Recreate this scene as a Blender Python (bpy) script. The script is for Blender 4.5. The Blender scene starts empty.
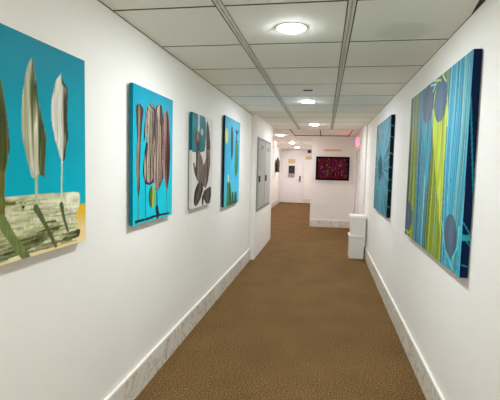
import bpy, bmesh, math, random
import numpy as np
from mathutils import Matrix, Vector

C = bpy.context.scene.collection
sc = bpy.context.scene
W = 2.0            # corridor width
H = 2.457          # ceiling height
T1, T2 = 0.632, 1.338          # main ceiling bars
RY, RD = 2.309, 0.7266         # tile rows
YB = -4.4                      # back of the corridor
YE = 11.668                    # wall that closes the right half
YF = 19.5                      # far wall with the door
XA = -0.81                     # left wall of the alcove

# ------------------------------------------------------------------ helpers
def lin(h):
    c = [int(h[i:i+2], 16)/255 for i in (0, 2, 4)]
    return tuple(x/12.92 if x <= .04045 else ((x+.055)/1.055)**2.4 for x in c)

def mat(name, hexcol, rough=.6, metal=0., noise=0., nscale=30., bump=0., bscale=200., spec=.5, emit=None, estr=0.):
    m = bpy.data.materials.new(name); m.use_nodes = True
    nt = m.node_tree; b = nt.nodes['Principled BSDF']
    col = lin(hexcol)
    b.inputs['Base Color'].default_value = (*col, 1)
    b.inputs['Roughness'].default_value = rough
    b.inputs['Metallic'].default_value = metal
    b.inputs['Specular IOR Level'].default_value = spec
    tc = nt.nodes.new('ShaderNodeTexCoord')
    if noise:
        n = nt.nodes.new('ShaderNodeTexNoise'); n.inputs['Scale'].default_value = nscale
        n.inputs['Detail'].default_value = 6
        r = nt.nodes.new('ShaderNodeValToRGB')
        r.color_ramp.elements[0].position = .3; r.color_ramp.elements[1].position = .7
        r.color_ramp.elements[0].color = (*[c*(1-noise) for c in col], 1)
        r.color_ramp.elements[1].color = (*[min(1, c*(1+noise)) for c in col], 1)
        nt.links.new(tc.outputs['Object'], n.inputs['Vector'])
        nt.links.new(n.outputs['Fac'], r.inputs['Fac'])
        nt.links.new(r.outputs['Color'], b.inputs['Base Color'])
    if bump:
        n2 = nt.nodes.new('ShaderNodeTexNoise'); n2.inputs['Scale'].default_value = bscale
        n2.inputs['Detail'].default_value = 4
        bp = nt.nodes.new('ShaderNodeBump'); bp.inputs['Strength'].default_value = bump
        bp.inputs['Distance'].default_value = .004
        nt.links.new(tc.outputs['Object'], n2.inputs['Vector'])
        nt.links.new(n2.outputs['Fac'], bp.inputs['Height'])
        nt.links.new(bp.outputs['Normal'], b.inputs['Normal'])
    if emit:
        b.inputs['Emission Color'].default_value = (*lin(emit), 1)
        b.inputs['Emission Strength'].default_value = estr
    return m

def carpet_mat():
    m = bpy.data.materials.new('carpet'); m.use_nodes = True
    nt = m.node_tree; b = nt.nodes['Principled BSDF']; L = nt.links.new
    b.inputs['Roughness'].default_value = .95; b.inputs['Specular IOR Level'].default_value = .1
    tc = nt.nodes.new('ShaderNodeTexCoord')
    fine = nt.nodes.new('ShaderNodeTexNoise'); fine.inputs['Scale'].default_value = 92; fine.inputs['Detail'].default_value = 5
    fine.inputs['Roughness'].default_value = .75
    big = nt.nodes.new('ShaderNodeTexNoise'); big.inputs['Scale'].default_value = 2.2; big.inputs['Detail'].default_value = 5
    r1 = nt.nodes.new('ShaderNodeValToRGB')
    e = r1.color_ramp.elements
    e[0].position = .33; e[0].color = (*lin('402b12'), 1)
    e[1].position = .68; e[1].color = (*lin('ab9068'), 1)
    mid = e.new(.5); mid.color = (*lin('6a4e29'), 1)
    mx = nt.nodes.new('ShaderNodeMixRGB'); mx.blend_type = 'MULTIPLY'; mx.inputs['Fac'].default_value = 1
    r2 = nt.nodes.new('ShaderNodeValToRGB')
    r2.color_ramp.elements[0].position = .3; r2.color_ramp.elements[0].color = (.88, .87, .85, 1)
    r2.color_ramp.elements[1].position = .7; r2.color_ramp.elements[1].color = (1.1, 1.1, 1.1, 1)
    L(tc.outputs['Object'], fine.inputs['Vector']); L(tc.outputs['Object'], big.inputs['Vector'])
    L(fine.outputs['Fac'], r1.inputs['Fac']); L(big.outputs['Fac'], r2.inputs['Fac'])
    L(r1.outputs['Color'], mx.inputs['Color1']); L(r2.outputs['Color'], mx.inputs['Color2'])
    L(mx.outputs['Color'], b.inputs['Base Color'])
    bp = nt.nodes.new('ShaderNodeBump'); bp.inputs['Strength'].default_value = .6; bp.inputs['Distance'].default_value = .006
    L(fine.outputs['Fac'], bp.inputs['Height']); L(bp.outputs['Normal'], b.inputs['Normal'])
    return m

def marble_mat():
    m = bpy.data.materials.new('marble'); m.use_nodes = True
    nt = m.node_tree; b = nt.nodes['Principled BSDF']; L = nt.links.new
    b.inputs['Roughness'].default_value = .35
    tc = nt.nodes.new('ShaderNodeTexCoord')
    n = nt.nodes.new('ShaderNodeTexNoise'); n.inputs['Scale'].default_value = 3.5; n.inputs['Detail'].default_value = 9
    n.inputs['Distortion'].default_value = 1.6
    r = nt.nodes.new('ShaderNodeValToRGB'); e = r.color_ramp.elements
    base, vein = lin('dfd9cd'), lin('b0a89b')
    e[0].position = .40; e[0].color = (*base, 1)
    e[1].position = .62; e[1].color = (*lin('e6e1d6'), 1)
    v = e.new(.5); v.color = (*vein, 1)
    a = e.new(.475); a.color = (*base, 1)
    c = e.new(.53); c.color = (*base, 1)
    L(tc.outputs['Object'], n.inputs['Vector']); L(n.outputs['Fac'], r.inputs['Fac']); L(r.outputs['Color'], b.inputs['Base Color'])
    return m

def tile_mat():
    m = bpy.data.materials.new('ceiling_tile'); m.use_nodes = True
    nt = m.node_tree; b = nt.nodes['Principled BSDF']; L = nt.links.new
    b.inputs['Roughness'].default_value = .85; b.inputs['Specular IOR Level'].default_value = .2
    tc = nt.nodes.new('ShaderNodeTexCoord')
    n = nt.nodes.new('ShaderNodeTexNoise'); n.inputs['Scale'].default_value = 160; n.inputs['Detail'].default_value = 3
    r = nt.nodes.new('ShaderNodeValToRGB')
    r.color_ramp.elements[0].position = .3; r.color_ramp.elements[0].color = (*lin('edece3'), 1)
    r.color_ramp.elements[1].position = .65; r.color_ramp.elements[1].color = (*lin('f4f3ea'), 1)
    # an old water stain on one tile
    sub = nt.nodes.new('ShaderNodeVectorMath'); sub.operation = 'SUBTRACT'; sub.inputs[1].default_value = (1.69, 2.84, H)
    scl = nt.nodes.new('ShaderNodeVectorMath'); scl.operation = 'MULTIPLY'; scl.inputs[1].default_value = (5.2, 5.6, 0)
    n2 = nt.nodes.new('ShaderNodeTexNoise'); n2.inputs['Scale'].default_value = 7; n2.inputs['Detail'].default_value = 4
    ln = nt.nodes.new('ShaderNodeVectorMath'); ln.operation = 'LENGTH'
    ad = nt.nodes.new('ShaderNodeMath'); ad.operation = 'MULTIPLY_ADD'; ad.inputs[1].default_value = .9
    mr = nt.nodes.new('ShaderNodeMapRange'); mr.inputs['From Min'].default_value = 1.15; mr.inputs['From Max'].default_value = 1.5
    mr.inputs['To Min'].default_value = 1; mr.inputs['To Max'].default_value = 0
    mx = nt.nodes.new('ShaderNodeMixRGB'); mx.blend_type = 'MIX'; mx.inputs['Color2'].default_value = (*lin('e5e6da'), 1)
    L(tc.outputs['Object'], n.inputs['Vector']); L(tc.outputs['Object'], n2.inputs['Vector']); L(tc.outputs['Object'], sub.inputs[0])
    L(sub.outputs[0], scl.inputs[0]); L(scl.outputs[0], ln.inputs[0])
    L(n2.outputs['Fac'], ad.inputs[0]); L(ln.outputs['Value'], ad.inputs[2]); L(ad.outputs[0], mr.inputs['Value'])
    L(mr.outputs['Result'], mx.inputs['Fac']); L(n.outputs['Fac'], r.inputs['Fac']); L(r.outputs['Color'], mx.inputs['Color1'])
    L(mx.outputs['Color'], b.inputs['Base Color'])
    return m

def box(bm, x0, x1, y0, y1, z0, z1, bev=0., mi=0):
    vs = [bm.verts.new((x, y, z)) for x in (x0, x1) for y in (y0, y1) for z in (z0, z1)]
    fs = []
    for q in ((0, 1, 3, 2), (4, 6, 7, 5), (0, 4, 5, 1), (2, 3, 7, 6), (0, 2, 6, 4), (1, 5, 7, 3)):
        f = bm.faces.new([vs[i] for i in q]); f.material_index = mi; fs.append(f)
    if bev:
        es = list({e for f in fs for e in f.edges})
        bmesh.ops.bevel(bm, geom=es, offset=bev, segments=2, affect='EDGES', profile=.5)

def tube(bm, pts, r, n=10):
    rings = []
    for i, p in enumerate(pts):
        p = Vector(p); a = Vector(pts[max(0, i-1)]); b = Vector(pts[min(len(pts)-1, i+1)])
        d = (b-a).normalized()
        u = d.cross(Vector((0, 0, 1)));
        if u.length < .05: u = d.cross(Vector((1, 0, 0)))
        u.normalize(); w = d.cross(u)
        rr = r[i] if isinstance(r, (list, tuple)) else r
        rings.append([bm.verts.new(p + (u*math.cos(2*math.pi*k/n) + w*math.sin(2*math.pi*k/n))*rr) for k in range(n)])
    for a, b in zip(rings, rings[1:]):
        for k in range(n): bm.faces.new((a[k], a[(k+1) % n], b[(k+1) % n], b[k]))
    bm.faces.new(rings[0][::-1]); bm.faces.new(rings[-1])

def lathe(bm, prof, n=40):
    """profile of (radius, z) about the z axis"""
    rings = []
    for r, z in prof:
        if r < 1e-6: rings.append([bm.verts.new((0, 0, z))])
        else: rings.append([bm.verts.new((r*math.cos(2*math.pi*k/n), r*math.sin(2*math.pi*k/n), z)) for k in range(n)])
    for a, b in zip(rings, rings[1:]):
        for k in range(n):
            k2 = (k+1) % n
            if len(a) == 1 and len(b) == 1: continue
            if len(a) == 1: bm.faces.new((a[0], b[k2], b[k]))
            elif len(b) == 1: bm.faces.new((a[k], a[k2], b[0]))
            else: bm.faces.new((a[k], a[k2], b[k2], b[k]))

def obj(name, bm, m, parent=None, smooth=False):
    bmesh.ops.recalc_face_normals(bm, faces=bm.faces)
    me = bpy.data.meshes.new(name); bm.to_mesh(me); bm.free()
    for x in (m if isinstance(m, (list, tuple)) else [m]): me.materials.append(x)
    if smooth:
        for p in me.polygons: p.use_smooth = True
    o = bpy.data.objects.new(name, me); C.objects.link(o)
    if parent: o.parent = parent
    return o

def B(*boxes, bev=0.):
    bm = bmesh.new()
    for b in boxes: box(bm, *b, bev=bev)
    return bm

def struct(name, bm, m):
    o = obj(name, bm, m); o['kind'] = 'structure'; return o

def tag(o, label, cat, group=None):
    o['label'] = label; o['category'] = cat
    if group: o['group'] = group
    return o

def thing(name, label, cat, loc, group=None):
    o = bpy.data.objects.new(name, None); C.objects.link(o); o.location = loc
    o.empty_display_size = .1
    return tag(o, label, cat, group)

# ------------------------------------------------------------------ materials
M = dict(
    wall=mat('wall_paint', 'edeae3', .7, bump=.08, bscale=90, noise=.01, nscale=2.5),
    tile=tile_mat(), carpet=carpet_mat(), marble=marble_mat(),
    plenum=mat('grid_shadow_steel', '6c695f', .8),
    bar=mat('ceiling_bar', 'dad7ca', .6), bar_dark=mat('ceiling_bar_slot', '3a3935', .8),
    lip=mat('skirting_lip', 'f2efe8', .35),
    white=mat('white_lacquer', 'e6e3db', .4, noise=.02, nscale=4),
    door=mat('door_paint', 'e9e6e4', .45, noise=.015, nscale=3),
    ring=mat('lamp_ring', 'f0efe9', .4),
    lens=mat('lamp_lens', 'ffffff', .4, emit='f2f8ff', estr=450),
    lens2=mat('lobby_lamp_lens', 'ffffff', .4, emit='fbf6ff', estr=440),
    steel=mat('grey_steel_door', 'a8aaa2', .42, metal=.15, noise=.05, nscale=8),
    steel_dark=mat('grey_steel_frame', '8b8c85', .5, metal=.15),
    black=mat('black_plastic', '17171a', .4), chrome=mat('chrome', 'b9b9b9', .25, metal=1.),
    greyp=mat('grey_plastic', '9b9895', .5),
    tan=mat('tan_wood_plaque', 'd5bd86', .5, noise=.12, nscale=9),
    brown=mat('brown_plaque', '3a1712', .5, noise=.1),
    coat=mat('olive_cloth', '4b4630', .9, noise=.25, nscale=14, bump=.3, bscale=60),
    coat2=mat('pale_lining', 'c4bda6', .9, noise=.1, nscale=14),
    red=mat('red_lit_acrylic', 'f0b0b8', .3, emit='ffa8b6', estr=.6),
    redface=mat('red_lit_face', 'c01830', .3, emit='ff2c5c', estr=9.),
    frame=mat('black_frame', '060505', .7, spec=.1, noise=.1),
)

# ------------------------------------------------------------------ shell
struct('floor', B((-1.3, 3.2, YB-.1, YF+.1, -.05, 0)), M['carpet'])
struct('wall_left', B((-.12, 0, YB, 7.06, 0, H)), M['wall'])
struct('wall_left_pilaster', B((-.12, .075, 7.06, 9.3, 0, H)), M['wall'])
struct('wall_alcove_left', B((XA-.12, XA, 9.3, YF, 0, H), (XA, -.12, 9.18, 9.3, 0, H)), M['wall'])
struct('wall_right', B((W, W+.12, YB, 9.72, 0, H), (W, W+.12, 11.02, YE, 0, H), (W, W+.12, 9.72, 11.02, 2.05, H)), M['wall'])
struct('wall_end', B((.857, W, YE, YE+.14, 0, H), (.857, .997, YE+.14, YF, 0, H)), M['wall'])
struct('wall_far', B((XA-.12, .997, YF, YF+.12, 0, H)), M['wall'])
struct('wall_back', B((-.12, W+.12, YB-.12, YB, 0, H)), M['wall'])

# white pilaster and the door casing at the far end of the right wall
struct('trim_1', B((W-.03, W, 8.33, 9.25, 0, H), bev=.004), M['white'])
struct('trim_2', B((W-.022, W+.02, 9.62, 9.72, 0, 2.14), (W-.022, W+.02, 11.02, 11.12, 0, 2.14), (W-.022, W+.02, 9.72, 11.02, 2.05, 2.14), bev=.004), M['white'])
d2 = struct('door_2', B((W+.006, W+.05, 9.722, 11.018, .005, 2.048), bev=.002), M['door'])
struct('trim_3', B((YE and W-.012, W, YE-.06, YE, 0, H)), M['white'])

# ceiling: one suspended ceiling of tiles with open joints
bm = bmesh.new()
box(bm, -1.3, 3.2, YB-.1, YF+.1, H+.014, H+.06, mi=1)
def tile(a, b, y0, y1):
    n = len(bm.faces); box(bm, a, b, y0, y1, H, H+.014); bm.faces.ensure_lookup_table()
    for f in bm.faces[n:n+4]: f.material_index = 1
cols = [(0.004, T1-.026), (T1+.026, T2-.026), (T2+.026, W-.004)]
g = .009
k0 = int(math.floor((YB-RY)/RD))
YT = RY+10*RD
for k in range(k0, 10):
    for j, (a, b) in enumerate(cols):
        y0, y1 = RY+k*RD+g, RY+(k+1)*RD-g
        if j == 2 and k == 0:      # a corner of this tile is broken off: a wedge of the dark void shows at the wall
            pl = [(a, y0), (b-.034, y0), (b-.030, y0+.05), (b, y0+.27), (b, y1), (a, y1)]
            lo = [bm.verts.new((*p, H)) for p in pl]; hi = [bm.verts.new((*p, H+.014)) for p in pl]
            bm.faces.new(lo)
            for q in range(6): bm.faces.new((lo[q], lo[(q+1) % 6], hi[(q+1) % 6], hi[q])).material_index = 1
        else: tile(a, b, y0, y1)
# tiles of the lobby beyond, laid half a tile over
for y0, y1 in ((YT, 11.30), (11.34, YE+.02)):
    for a, b in ((XA, .395), (.412, 1.075), (1.092, 1.79), (1.807, W)):
        tile(a+.003, b-.003, y0+g, y1-g)
y = YE+.02
while y < YF-.05:
    y1 = min(y+.75, YF)
    for a, b in ((XA, -.33), (-.33, .395), (.395, .857)):
        tile(a+.003, b-.003, y+.004, y1-.004)
    y = y1
struct('ceiling', bm, [M['tile'], M['plenum']])

def bar(x, y0, y1):
    b = B((x-.019, x-.006, y0, y1, H-.001, H+.012), (x+.006, x+.019, y0, y1, H-.001, H+.012), (x-.019, x+.019, y0, y1, H+.007, H+.012))
    y = y0+.02
    while y < y1-.03:      # small bridges across the slot
        box(b, x-.006, x+.006, y, y+.010, H+.001, H+.008); y += .036
    return b
struct('trim_4', bar(T1, YB, YT), M['bar'])
struct('trim_5', bar(T2, YB, YT), M['bar'])
struct('trim_6', B((XA, W, YT-.012, YT+.012, H-.004, H+.012)), M['bar'])
struct('trim_7', B((.40, 1.80, 11.30, 11.34, H-.012, H+.012)), M['bar_dark'])
struct('trim_8', B((.397, .41, YT, 11.3, H-.006, H+.012), (1.077, 1.09, YT, 11.3, H-.006, H+.012), (1.792, 1.805, YT, 11.3, H-.006, H+.012)), M['bar_dark'])
struct('trim_9', B((0, .006, YB, 7.06, H-.003, H+.012), (W-.004, W, YB, 8.33, H-.002, H+.012)), M['plenum'])

# marble skirting with a white lip
def skirt(name, *runs):
    bm = bmesh.new()
    for (x0, x1, y0, y1) in runs:
        along_y = (y1-y0) > (x1-x0)
        n = max(1, round(((y1-y0) if along_y else (x1-x0))/.61)); 
        for i in range(n):
            a, b = i/n, (i+1)/n
            if along_y: box(bm, x0, x1, y0+(y1-y0)*a+.0008, y0+(y1-y0)*b-.0008, 0, .182)
            else: box(bm, x0+(x1-x0)*a+.0008, x0+(x1-x0)*b-.0008, y0, y1, 0, .182)
        box(bm, x0, x1, y0, y1, .182, .200, mi=1)
    return struct(name, bm, [M['marble'], M['lip']])
skirt('baseboard_left', (0, .018, YB, 7.06))
skirt('baseboard_right', (W-.018, W, YB, 8.33))
skirt('baseboard_end', (.857, W, YE-.018, YE))
skirt('baseboard_alcove', (XA, XA+.018, 9.3, YF))
skirt('baseboard_far', (.27, .857, YF-.018, YF))

# far door with its casing
d1 = struct('door_1', B((-.755, .20, YF-.045, YF-.005, .008, 2.405), bev=.003), M['door'])
struct('trim_10', B((-.81, -.762, YF-.06, YF, 0, 2.45), (.207, .262, YF-.06, YF, 0, 2.45), (-.762, .207, YF-.06, YF, 2.41, 2.45), bev=.004), M['door'])
hb = B((.065, .135, YF-.066, YF-.045, 1.00, 1.24), bev=.006)
h = obj('lock_plate', hb, M['black'], d1); h['label'] = 'black lock plate of the far door'
bm = bmesh.new(); tube(bm, [(.10, YF-.06, 1.06), (.10, YF-.11, 1.06), (.07, YF-.115, 1.06), (-.03, YF-.115, 1.055)], [.014, .013, .012, .010])
tube(bm, [(.10, YF-.045, .985), (.10, YF-.07, .985)], [.04, .036], 20)
h = obj('lever_handle', bm, M['chrome'], d1, True); h['label'] = 'silver lever handle of the far door'
obj('door_closer', B((-.72, -.36, YF-.115, YF-.045, 2.335, 2.40), bev=.006), M['white'], d1)

# ------------------------------------------------------------------ lamps
spots = [(.985, -3.1, 'round ceiling downlight behind the camera'), (.985, -.2, 'round ceiling downlight above the camera'),
         (.99, 2.71, 'large bright round downlight nearest in the corridor ceiling'),
         (.972, 5.63, 'second round downlight along the corridor ceiling, just past the dark slot'),
         (.984, 8.53, 'third round downlight, last before the end wall with the framed picture'),
         (.026, 11.28, 'round downlight on the left at the mouth of the alcove'),
         (.069, 14.66, 'small round downlight deep in the alcove, second from the white door'),
         (.04, 17.8, 'tiny added downlight farthest away, brightening the alcove above the white door')]  # this last lamp is added to brighten the far end of the alcove
rp = None
lp2 = None
for x, y, lab in spots:
    t = thing('ceiling_downlight', lab, 'ceiling light', (x, y, H), 'round downlights along the ceiling')
    if rp is None:
        bm = bmesh.new(); lathe(bm, [(.083, .0), (.084, -.004), (.096, -.004), (.100, -.002), (.100, .0)], 48)
        rp = obj('trim_ring', bm, M['ring'], t, True)
        bm = bmesh.new(); lathe(bm, [(.083, 0), (.082, -.005), (.074, -.009), (.05, -.012), (0, -.013)], 48)
        lp = obj('lens', bm, M['lens'], t, True)
    else:
        c = rp.copy(); C.objects.link(c); c.parent = t
        if y < 10: c = lp.copy()
        elif lp2 is None:
            c = lp.copy(); c.data = lp.data.copy(); c.data.materials[0] = M['lens2']; lp2 = c
        else: c = lp2.copy()
        C.objects.link(c); c.parent = t

# small dark slot in the ceiling
t = thing('ceiling_vent', 'small dark slotted plate in the ceiling before the second downlight', 'vent', (1.008, 4.835, H))
obj('plate', B((-.052, .052, -.03, .03, -.004, 0), bev=.0015), M['plenum'], t)
obj('slot', B((-.043, .043, -.019, .019, -.006, -.004)), M['bar_dark'], t)

# ------------------------------------------------------------------ paintings
CANVAS = {'c1': ('L', 0.04, 1.03, 1.955, 1.192, 2.089), 'c2': ('L', 0.04, 2.49, 3.185, 1.194, 2.089), 'c3': ('L', 0.04, 3.685, 4.385, 1.19, 2.068), 'c4': ('L', 0.04, 4.945, 5.835, 1.094, 2.193), 'r1': ('R', 1.955, 2.375, 3.955, 1.024, 2.215), 'r2': ('R', 1.955, 5.11, 6.47, 1.032, 2.226)}
PAINT = {
'c1': [
  ('P', [(0.104, 0.276), (0.353, 0.259), (0.458, 0.257), (0.859, 0.251), (0.867, 0.186), (0.841, 0.139), (0.857, 0.088), (0.79, 0.058), (0.712, 0.028), (0.511, 0.017), (0.346, 0.007), (0.094, -0.004)], ['a8a878', 'd2cfa0', 'c9cba0', 'dcdcb4', 'bcc096', 'e6e4c8'], 0.9, 6, 22),
  ('P', [(0.454, 0.08), (0.575, 0.099), (0.699, 0.123), (0.728, 0.1), (0.641, 0.067), (0.561, 0.037), (0.453, 0.04)], ['5a6038', '3c4422', '767c50', '4a5230'], 0.8, 8, 30),
  ('P', [(0.347, 0.053), (0.482, 0.068), (0.574, 0.052), (0.499, 0.031), (0.346, 0.015)], ['4a5030', '6a7040', '2c331c'], 0.8, 8, 30),
  ('P', [(0.727, 0.035), (0.79, 0.063), (0.874, 0.066), (0.865, 0.032), (0.773, 0.022)], ['2e3520', '565c38', '23291a'], 0.8, 8, 30),
  ('P', [(0.608, 0.134), (0.677, 0.139), (0.691, 0.096), (0.621, 0.088)], ['6a7048', '4c5430'], 0.8, 8, 30),
  ('P', [(0.363, 0.24), (0.486, 0.23), (0.492, 0.222), (0.362, 0.225)], ['6e7040', '55582e'], 0.5, 8, 30),
  ('P', [(0.469, 0.216), (0.486, 0.214), (0.482, 0.194), (0.471, 0.199)], ['333818'], 0.2, 45, 3),
  ('S', [(0.468, 0.222), (0.569, 0.218), (0.681, 0.207)], 0.012, 0.003, 'a3a06c', 0.5),
  ('S', [(0.488, 0.211), (0.532, 0.207), (0.579, 0.204)], 0.01, 0.003, 'e0dab0', 0.5),
  ('S', [(0.561, 0.218), (0.596, 0.218), (0.631, 0.216)], 0.013, 0.003, 'a3a06c', 0.5),
  ('S', [(0.784, 0.175), (0.816, 0.177), (0.85, 0.174)], 0.012, 0.003, 'e0dab0', 0.5),
  ('S', [(0.709, 0.048), (0.776, 0.045), (0.848, 0.043)], 0.009, 0.003, '8e9464', 0.5),
  ('S', [(0.406, 0.182), (0.435, 0.181), (0.465, 0.179)], 0.011, 0.003, 'c4c08e', 0.5),
  ('S', [(0.499, 0.168), (0.53, 0.172), (0.561, 0.171)], 0.006, 0.003, 'a3a06c', 0.5),
  ('S', [(0.263, 0.168), (0.306, 0.166), (0.351, 0.167)], 0.006, 0.003, 'ece6c8', 0.5),
  ('S', [(0.352, 0.122), (0.434, 0.122), (0.524, 0.119)], 0.009, 0.003, '6e7042', 0.5),
  ('S', [(0.567, 0.172), (0.619, 0.167), (0.673, 0.169)], 0.008, 0.003, '878750', 0.5),
  ('S', [(0.829, 0.11), (0.839, 0.109), (0.849, 0.107)], 0.009, 0.003, 'a3a06c', 0.5),
  ('S', [(0.37, 0.148), (0.412, 0.149), (0.457, 0.15)], 0.012, 0.003, 'c4c08e', 0.5),
  ('S', [(0.822, 0.164), (0.836, 0.159), (0.849, 0.162)], 0.011, 0.003, 'ece6c8', 0.5),
  ('S', [(0.623, 0.064), (0.721, 0.059), (0.829, 0.059)], 0.007, 0.003, '8e9464', 0.5),
  ('S', [(0.32, 0.111), (0.364, 0.109), (0.41, 0.11)], 0.01, 0.003, '7d8252', 0.5),
  ('S', [(0.542, 0.155), (0.629, 0.152), (0.724, 0.15)], 0.009, 0.003, 'e8e2be', 0.5),
  ('S', [(0.449, 0.044), (0.486, 0.049), (0.524, 0.049)], 0.008, 0.003, 'b4b68c', 0.5),
  ('S', [(0.73, 0.022), (0.787, 0.021), (0.847, 0.012)], 0.013, 0.003, '4c5230', 0.5),
  ('S', [(0.715, 0.184), (0.78, 0.175), (0.85, 0.17)], 0.007, 0.003, '6e7042', 0.5),
  ('S', [(0.729, 0.132), (0.787, 0.129), (0.849, 0.125)], 0.009, 0.003, 'c4c08e', 0.5),
  ('S', [(0.801, 0.12), (0.825, 0.118), (0.849, 0.12)], 0.009, 0.003, 'a3a06c', 0.5),
  ('S', [(0.79, 0.22), (0.82, 0.223), (0.85, 0.221)], 0.008, 0.003, 'e8e2be', 0.5),
  ('S', [(0.387, 0.219), (0.423, 0.216), (0.46, 0.22)], 0.01, 0.003, 'c4c08e', 0.5),
  ('S', [(0.517, 0.206), (0.564, 0.203), (0.613, 0.197)], 0.013, 0.003, 'e8e2be', 0.5),
  ('S', [(0.278, 0.074), (0.311, 0.078), (0.346, 0.078)], 0.006, 0.003, 'b4b68c', 0.5),
  ('S', [(0.321, 0.086), (0.387, 0.085), (0.459, 0.085)], 0.006, 0.003, '3e4424', 0.5),
  ('S', [(0.493, 0.181), (0.563, 0.181), (0.639, 0.18)], 0.006, 0.003, '878750', 0.5),
  ('S', [(0.578, 0.055), (0.611, 0.058), (0.646, 0.055)], 0.007, 0.003, '8e9464', 0.5),
  ('S', [(0.496, 0.024), (0.582, 0.02), (0.677, 0.018)], 0.012, 0.003, '5a6036', 0.5),
  ('S', [(0.404, 0.157), (0.449, 0.158), (0.497, 0.158)], 0.012, 0.003, 'c4c08e', 0.5),
  ('S', [(0.591, 0.027), (0.658, 0.025), (0.729, 0.029)], 0.013, 0.003, '4c5230', 0.5),
  ('S', [(0.508, 0.038), (0.613, 0.036), (0.731, 0.031)], 0.008, 0.003, '4c5230', 0.5),
  ('S', [(0.309, 0.067), (0.379, 0.067), (0.454, 0.07)], 0.008, 0.003, '3e4424', 0.5),
  ('S', [(0.708, 0.028), (0.775, 0.028), (0.848, 0.029)], 0.006, 0.003, 'a4a678', 0.5),
  ('S', [(0.386, 0.125), (0.45, 0.127), (0.519, 0.126)], 0.012, 0.003, 'a3a06c', 0.5),
  ('S', [(0.834, 0.106), (0.841, 0.109), (0.849, 0.107)], 0.007, 0.003, 'e8e2be', 0.5),
  ('S', [(0.822, 0.113), (0.835, 0.114), (0.849, 0.11)], 0.01, 0.003, 'c4c08e', 0.5),
  ('S', [(0.585, 0.037), (0.694, 0.032), (0.818, 0.03)], 0.012, 0.003, '8e9464', 0.5),
  ('S', [(0.451, 0.072), (0.504, 0.076), (0.559, 0.075)], 0.005, 0.003, '5a6036', 0.5),
  ('S', [(0.605, 0.033), (0.708, 0.03), (0.824, 0.03)], 0.012, 0.003, '4c5230', 0.5),
  ('S', [(0.605, 0.125), (0.7, 0.122), (0.806, 0.118)], 0.01, 0.003, 'a3a06c', 0.5),
  ('S', [(0.465, 0.167), (0.497, 0.165), (0.531, 0.163)], 0.007, 0.003, 'a3a06c', 0.5),
  ('S', [(0.42, 0.023), (0.472, 0.024), (0.528, 0.021)], 0.005, 0.003, '3e4424', 0.5),
  ('S', [(0.519, 0.119), (0.562, 0.117), (0.608, 0.122)], 0.011, 0.003, '878750', 0.5),
  ('S', [(0.423, 0.054), (0.502, 0.054), (0.589, 0.046)], 0.006, 0.003, 'a4a678', 0.5),
  ('S', [(0.516, 0.118), (0.574, 0.117), (0.636, 0.109)], 0.008, 0.003, 'c4c08e', 0.5),
  ('S', [(0.431, 0.06), (0.503, 0.057), (0.582, 0.052)], 0.009, 0.003, '3e4424', 0.5),
  ('S', [(0.395, 0.153), (0.426, 0.152), (0.459, 0.155)], 0.007, 0.003, '6e7042', 0.5),
  ('S', [(0.499, 0.233), (0.564, 0.233), (0.633, 0.229)], 0.006, 0.003, '6e7042', 0.5),
  ('S', [(0.638, 0.168), (0.719, 0.165), (0.806, 0.157)], 0.007, 0.003, 'a3a06c', 0.5),
  ('S', [(0.447, 0.015), (0.542, 0.018), (0.648, 0.016)], 0.006, 0.003, '5a6036', 0.5),
  ('S', [(0.522, 0.146), (0.627, 0.139), (0.745, 0.131)], 0.011, 0.003, 'e8e2be', 0.5),
  ('S', [(0.327, 0.032), (0.396, 0.029), (0.471, 0.028)], 0.012, 0.003, '8e9464', 0.5),
  ('S', [(0.367, 0.053), (0.397, 0.057), (0.428, 0.056)], 0.007, 0.003, '3e4424', 0.5),
  ('S', [(0.287, 0.123), (0.353, 0.126), (0.425, 0.123)], 0.009, 0.003, 'ece6c8', 0.5),
  ('S', [(0.311, 0.253), (0.352, 0.251), (0.396, 0.246)], 0.009, 0.003, 'c4c08e', 0.5),
  ('S', [(0.447, 0.093), (0.531, 0.093), (0.623, 0.091)], 0.008, 0.003, 'a4a678', 0.5),
  ('S', [(0.354, 0.055), (0.419, 0.053), (0.489, 0.053)], 0.011, 0.003, 'b4b68c', 0.5),
  ('S', [(0.694, 0.1), (0.768, 0.102), (0.849, 0.098)], 0.009, 0.003, '7d8252', 0.5),
  ('S', [(0.561, 0.061), (0.637, 0.06), (0.719, 0.061)], 0.005, 0.003, '4c5230', 0.5),
  ('S', [(0.307, 0.186), (0.343, 0.184), (0.38, 0.18)], 0.011, 0.003, 'e0dab0', 0.5),
  ('S', [(0.592, 0.182), (0.629, 0.185), (0.668, 0.183)], 0.013, 0.003, 'ece6c8', 0.5),
  ('S', [(0.341, 0.066), (0.424, 0.069), (0.516, 0.067)], 0.006, 0.003, '7d8252', 0.5),
  ('S', [(0.742, 0.13), (0.794, 0.122), (0.849, 0.121)], 0.005, 0.003, 'c4c08e', 0.5),
  ('S', [(0.617, 0.089), (0.678, 0.084), (0.744, 0.082)], 0.012, 0.003, 'b4b68c', 0.5),
  ('S', [(0.439, 0.133), (0.478, 0.129), (0.518, 0.128)], 0.006, 0.003, 'a3a06c', 0.5),
  ('S', [(0.625, 0.157), (0.731, 0.151), (0.849, 0.146)], 0.011, 0.003, '6e7042', 0.5),
  ('S', [(0.715, 0.109), (0.78, 0.107), (0.849, 0.104)], 0.009, 0.003, 'e8e2be', 0.5),
  ('S', [(0.528, 0.119), (0.62, 0.114), (0.723, 0.113)], 0.011, 0.003, '6e7042', 0.5),
  ('S', [(0.562, 0.026), (0.601, 0.027), (0.643, 0.027)], 0.009, 0.003, 'b4b68c', 0.5),
  ('S', [(0.819, 0.121), (0.834, 0.121), (0.849, 0.113)], 0.007, 0.003, 'ece6c8', 0.5),
  ('S', [(0.265, 0.136), (0.314, 0.135), (0.367, 0.138)], 0.007, 0.003, 'e0dab0', 0.5),
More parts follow.
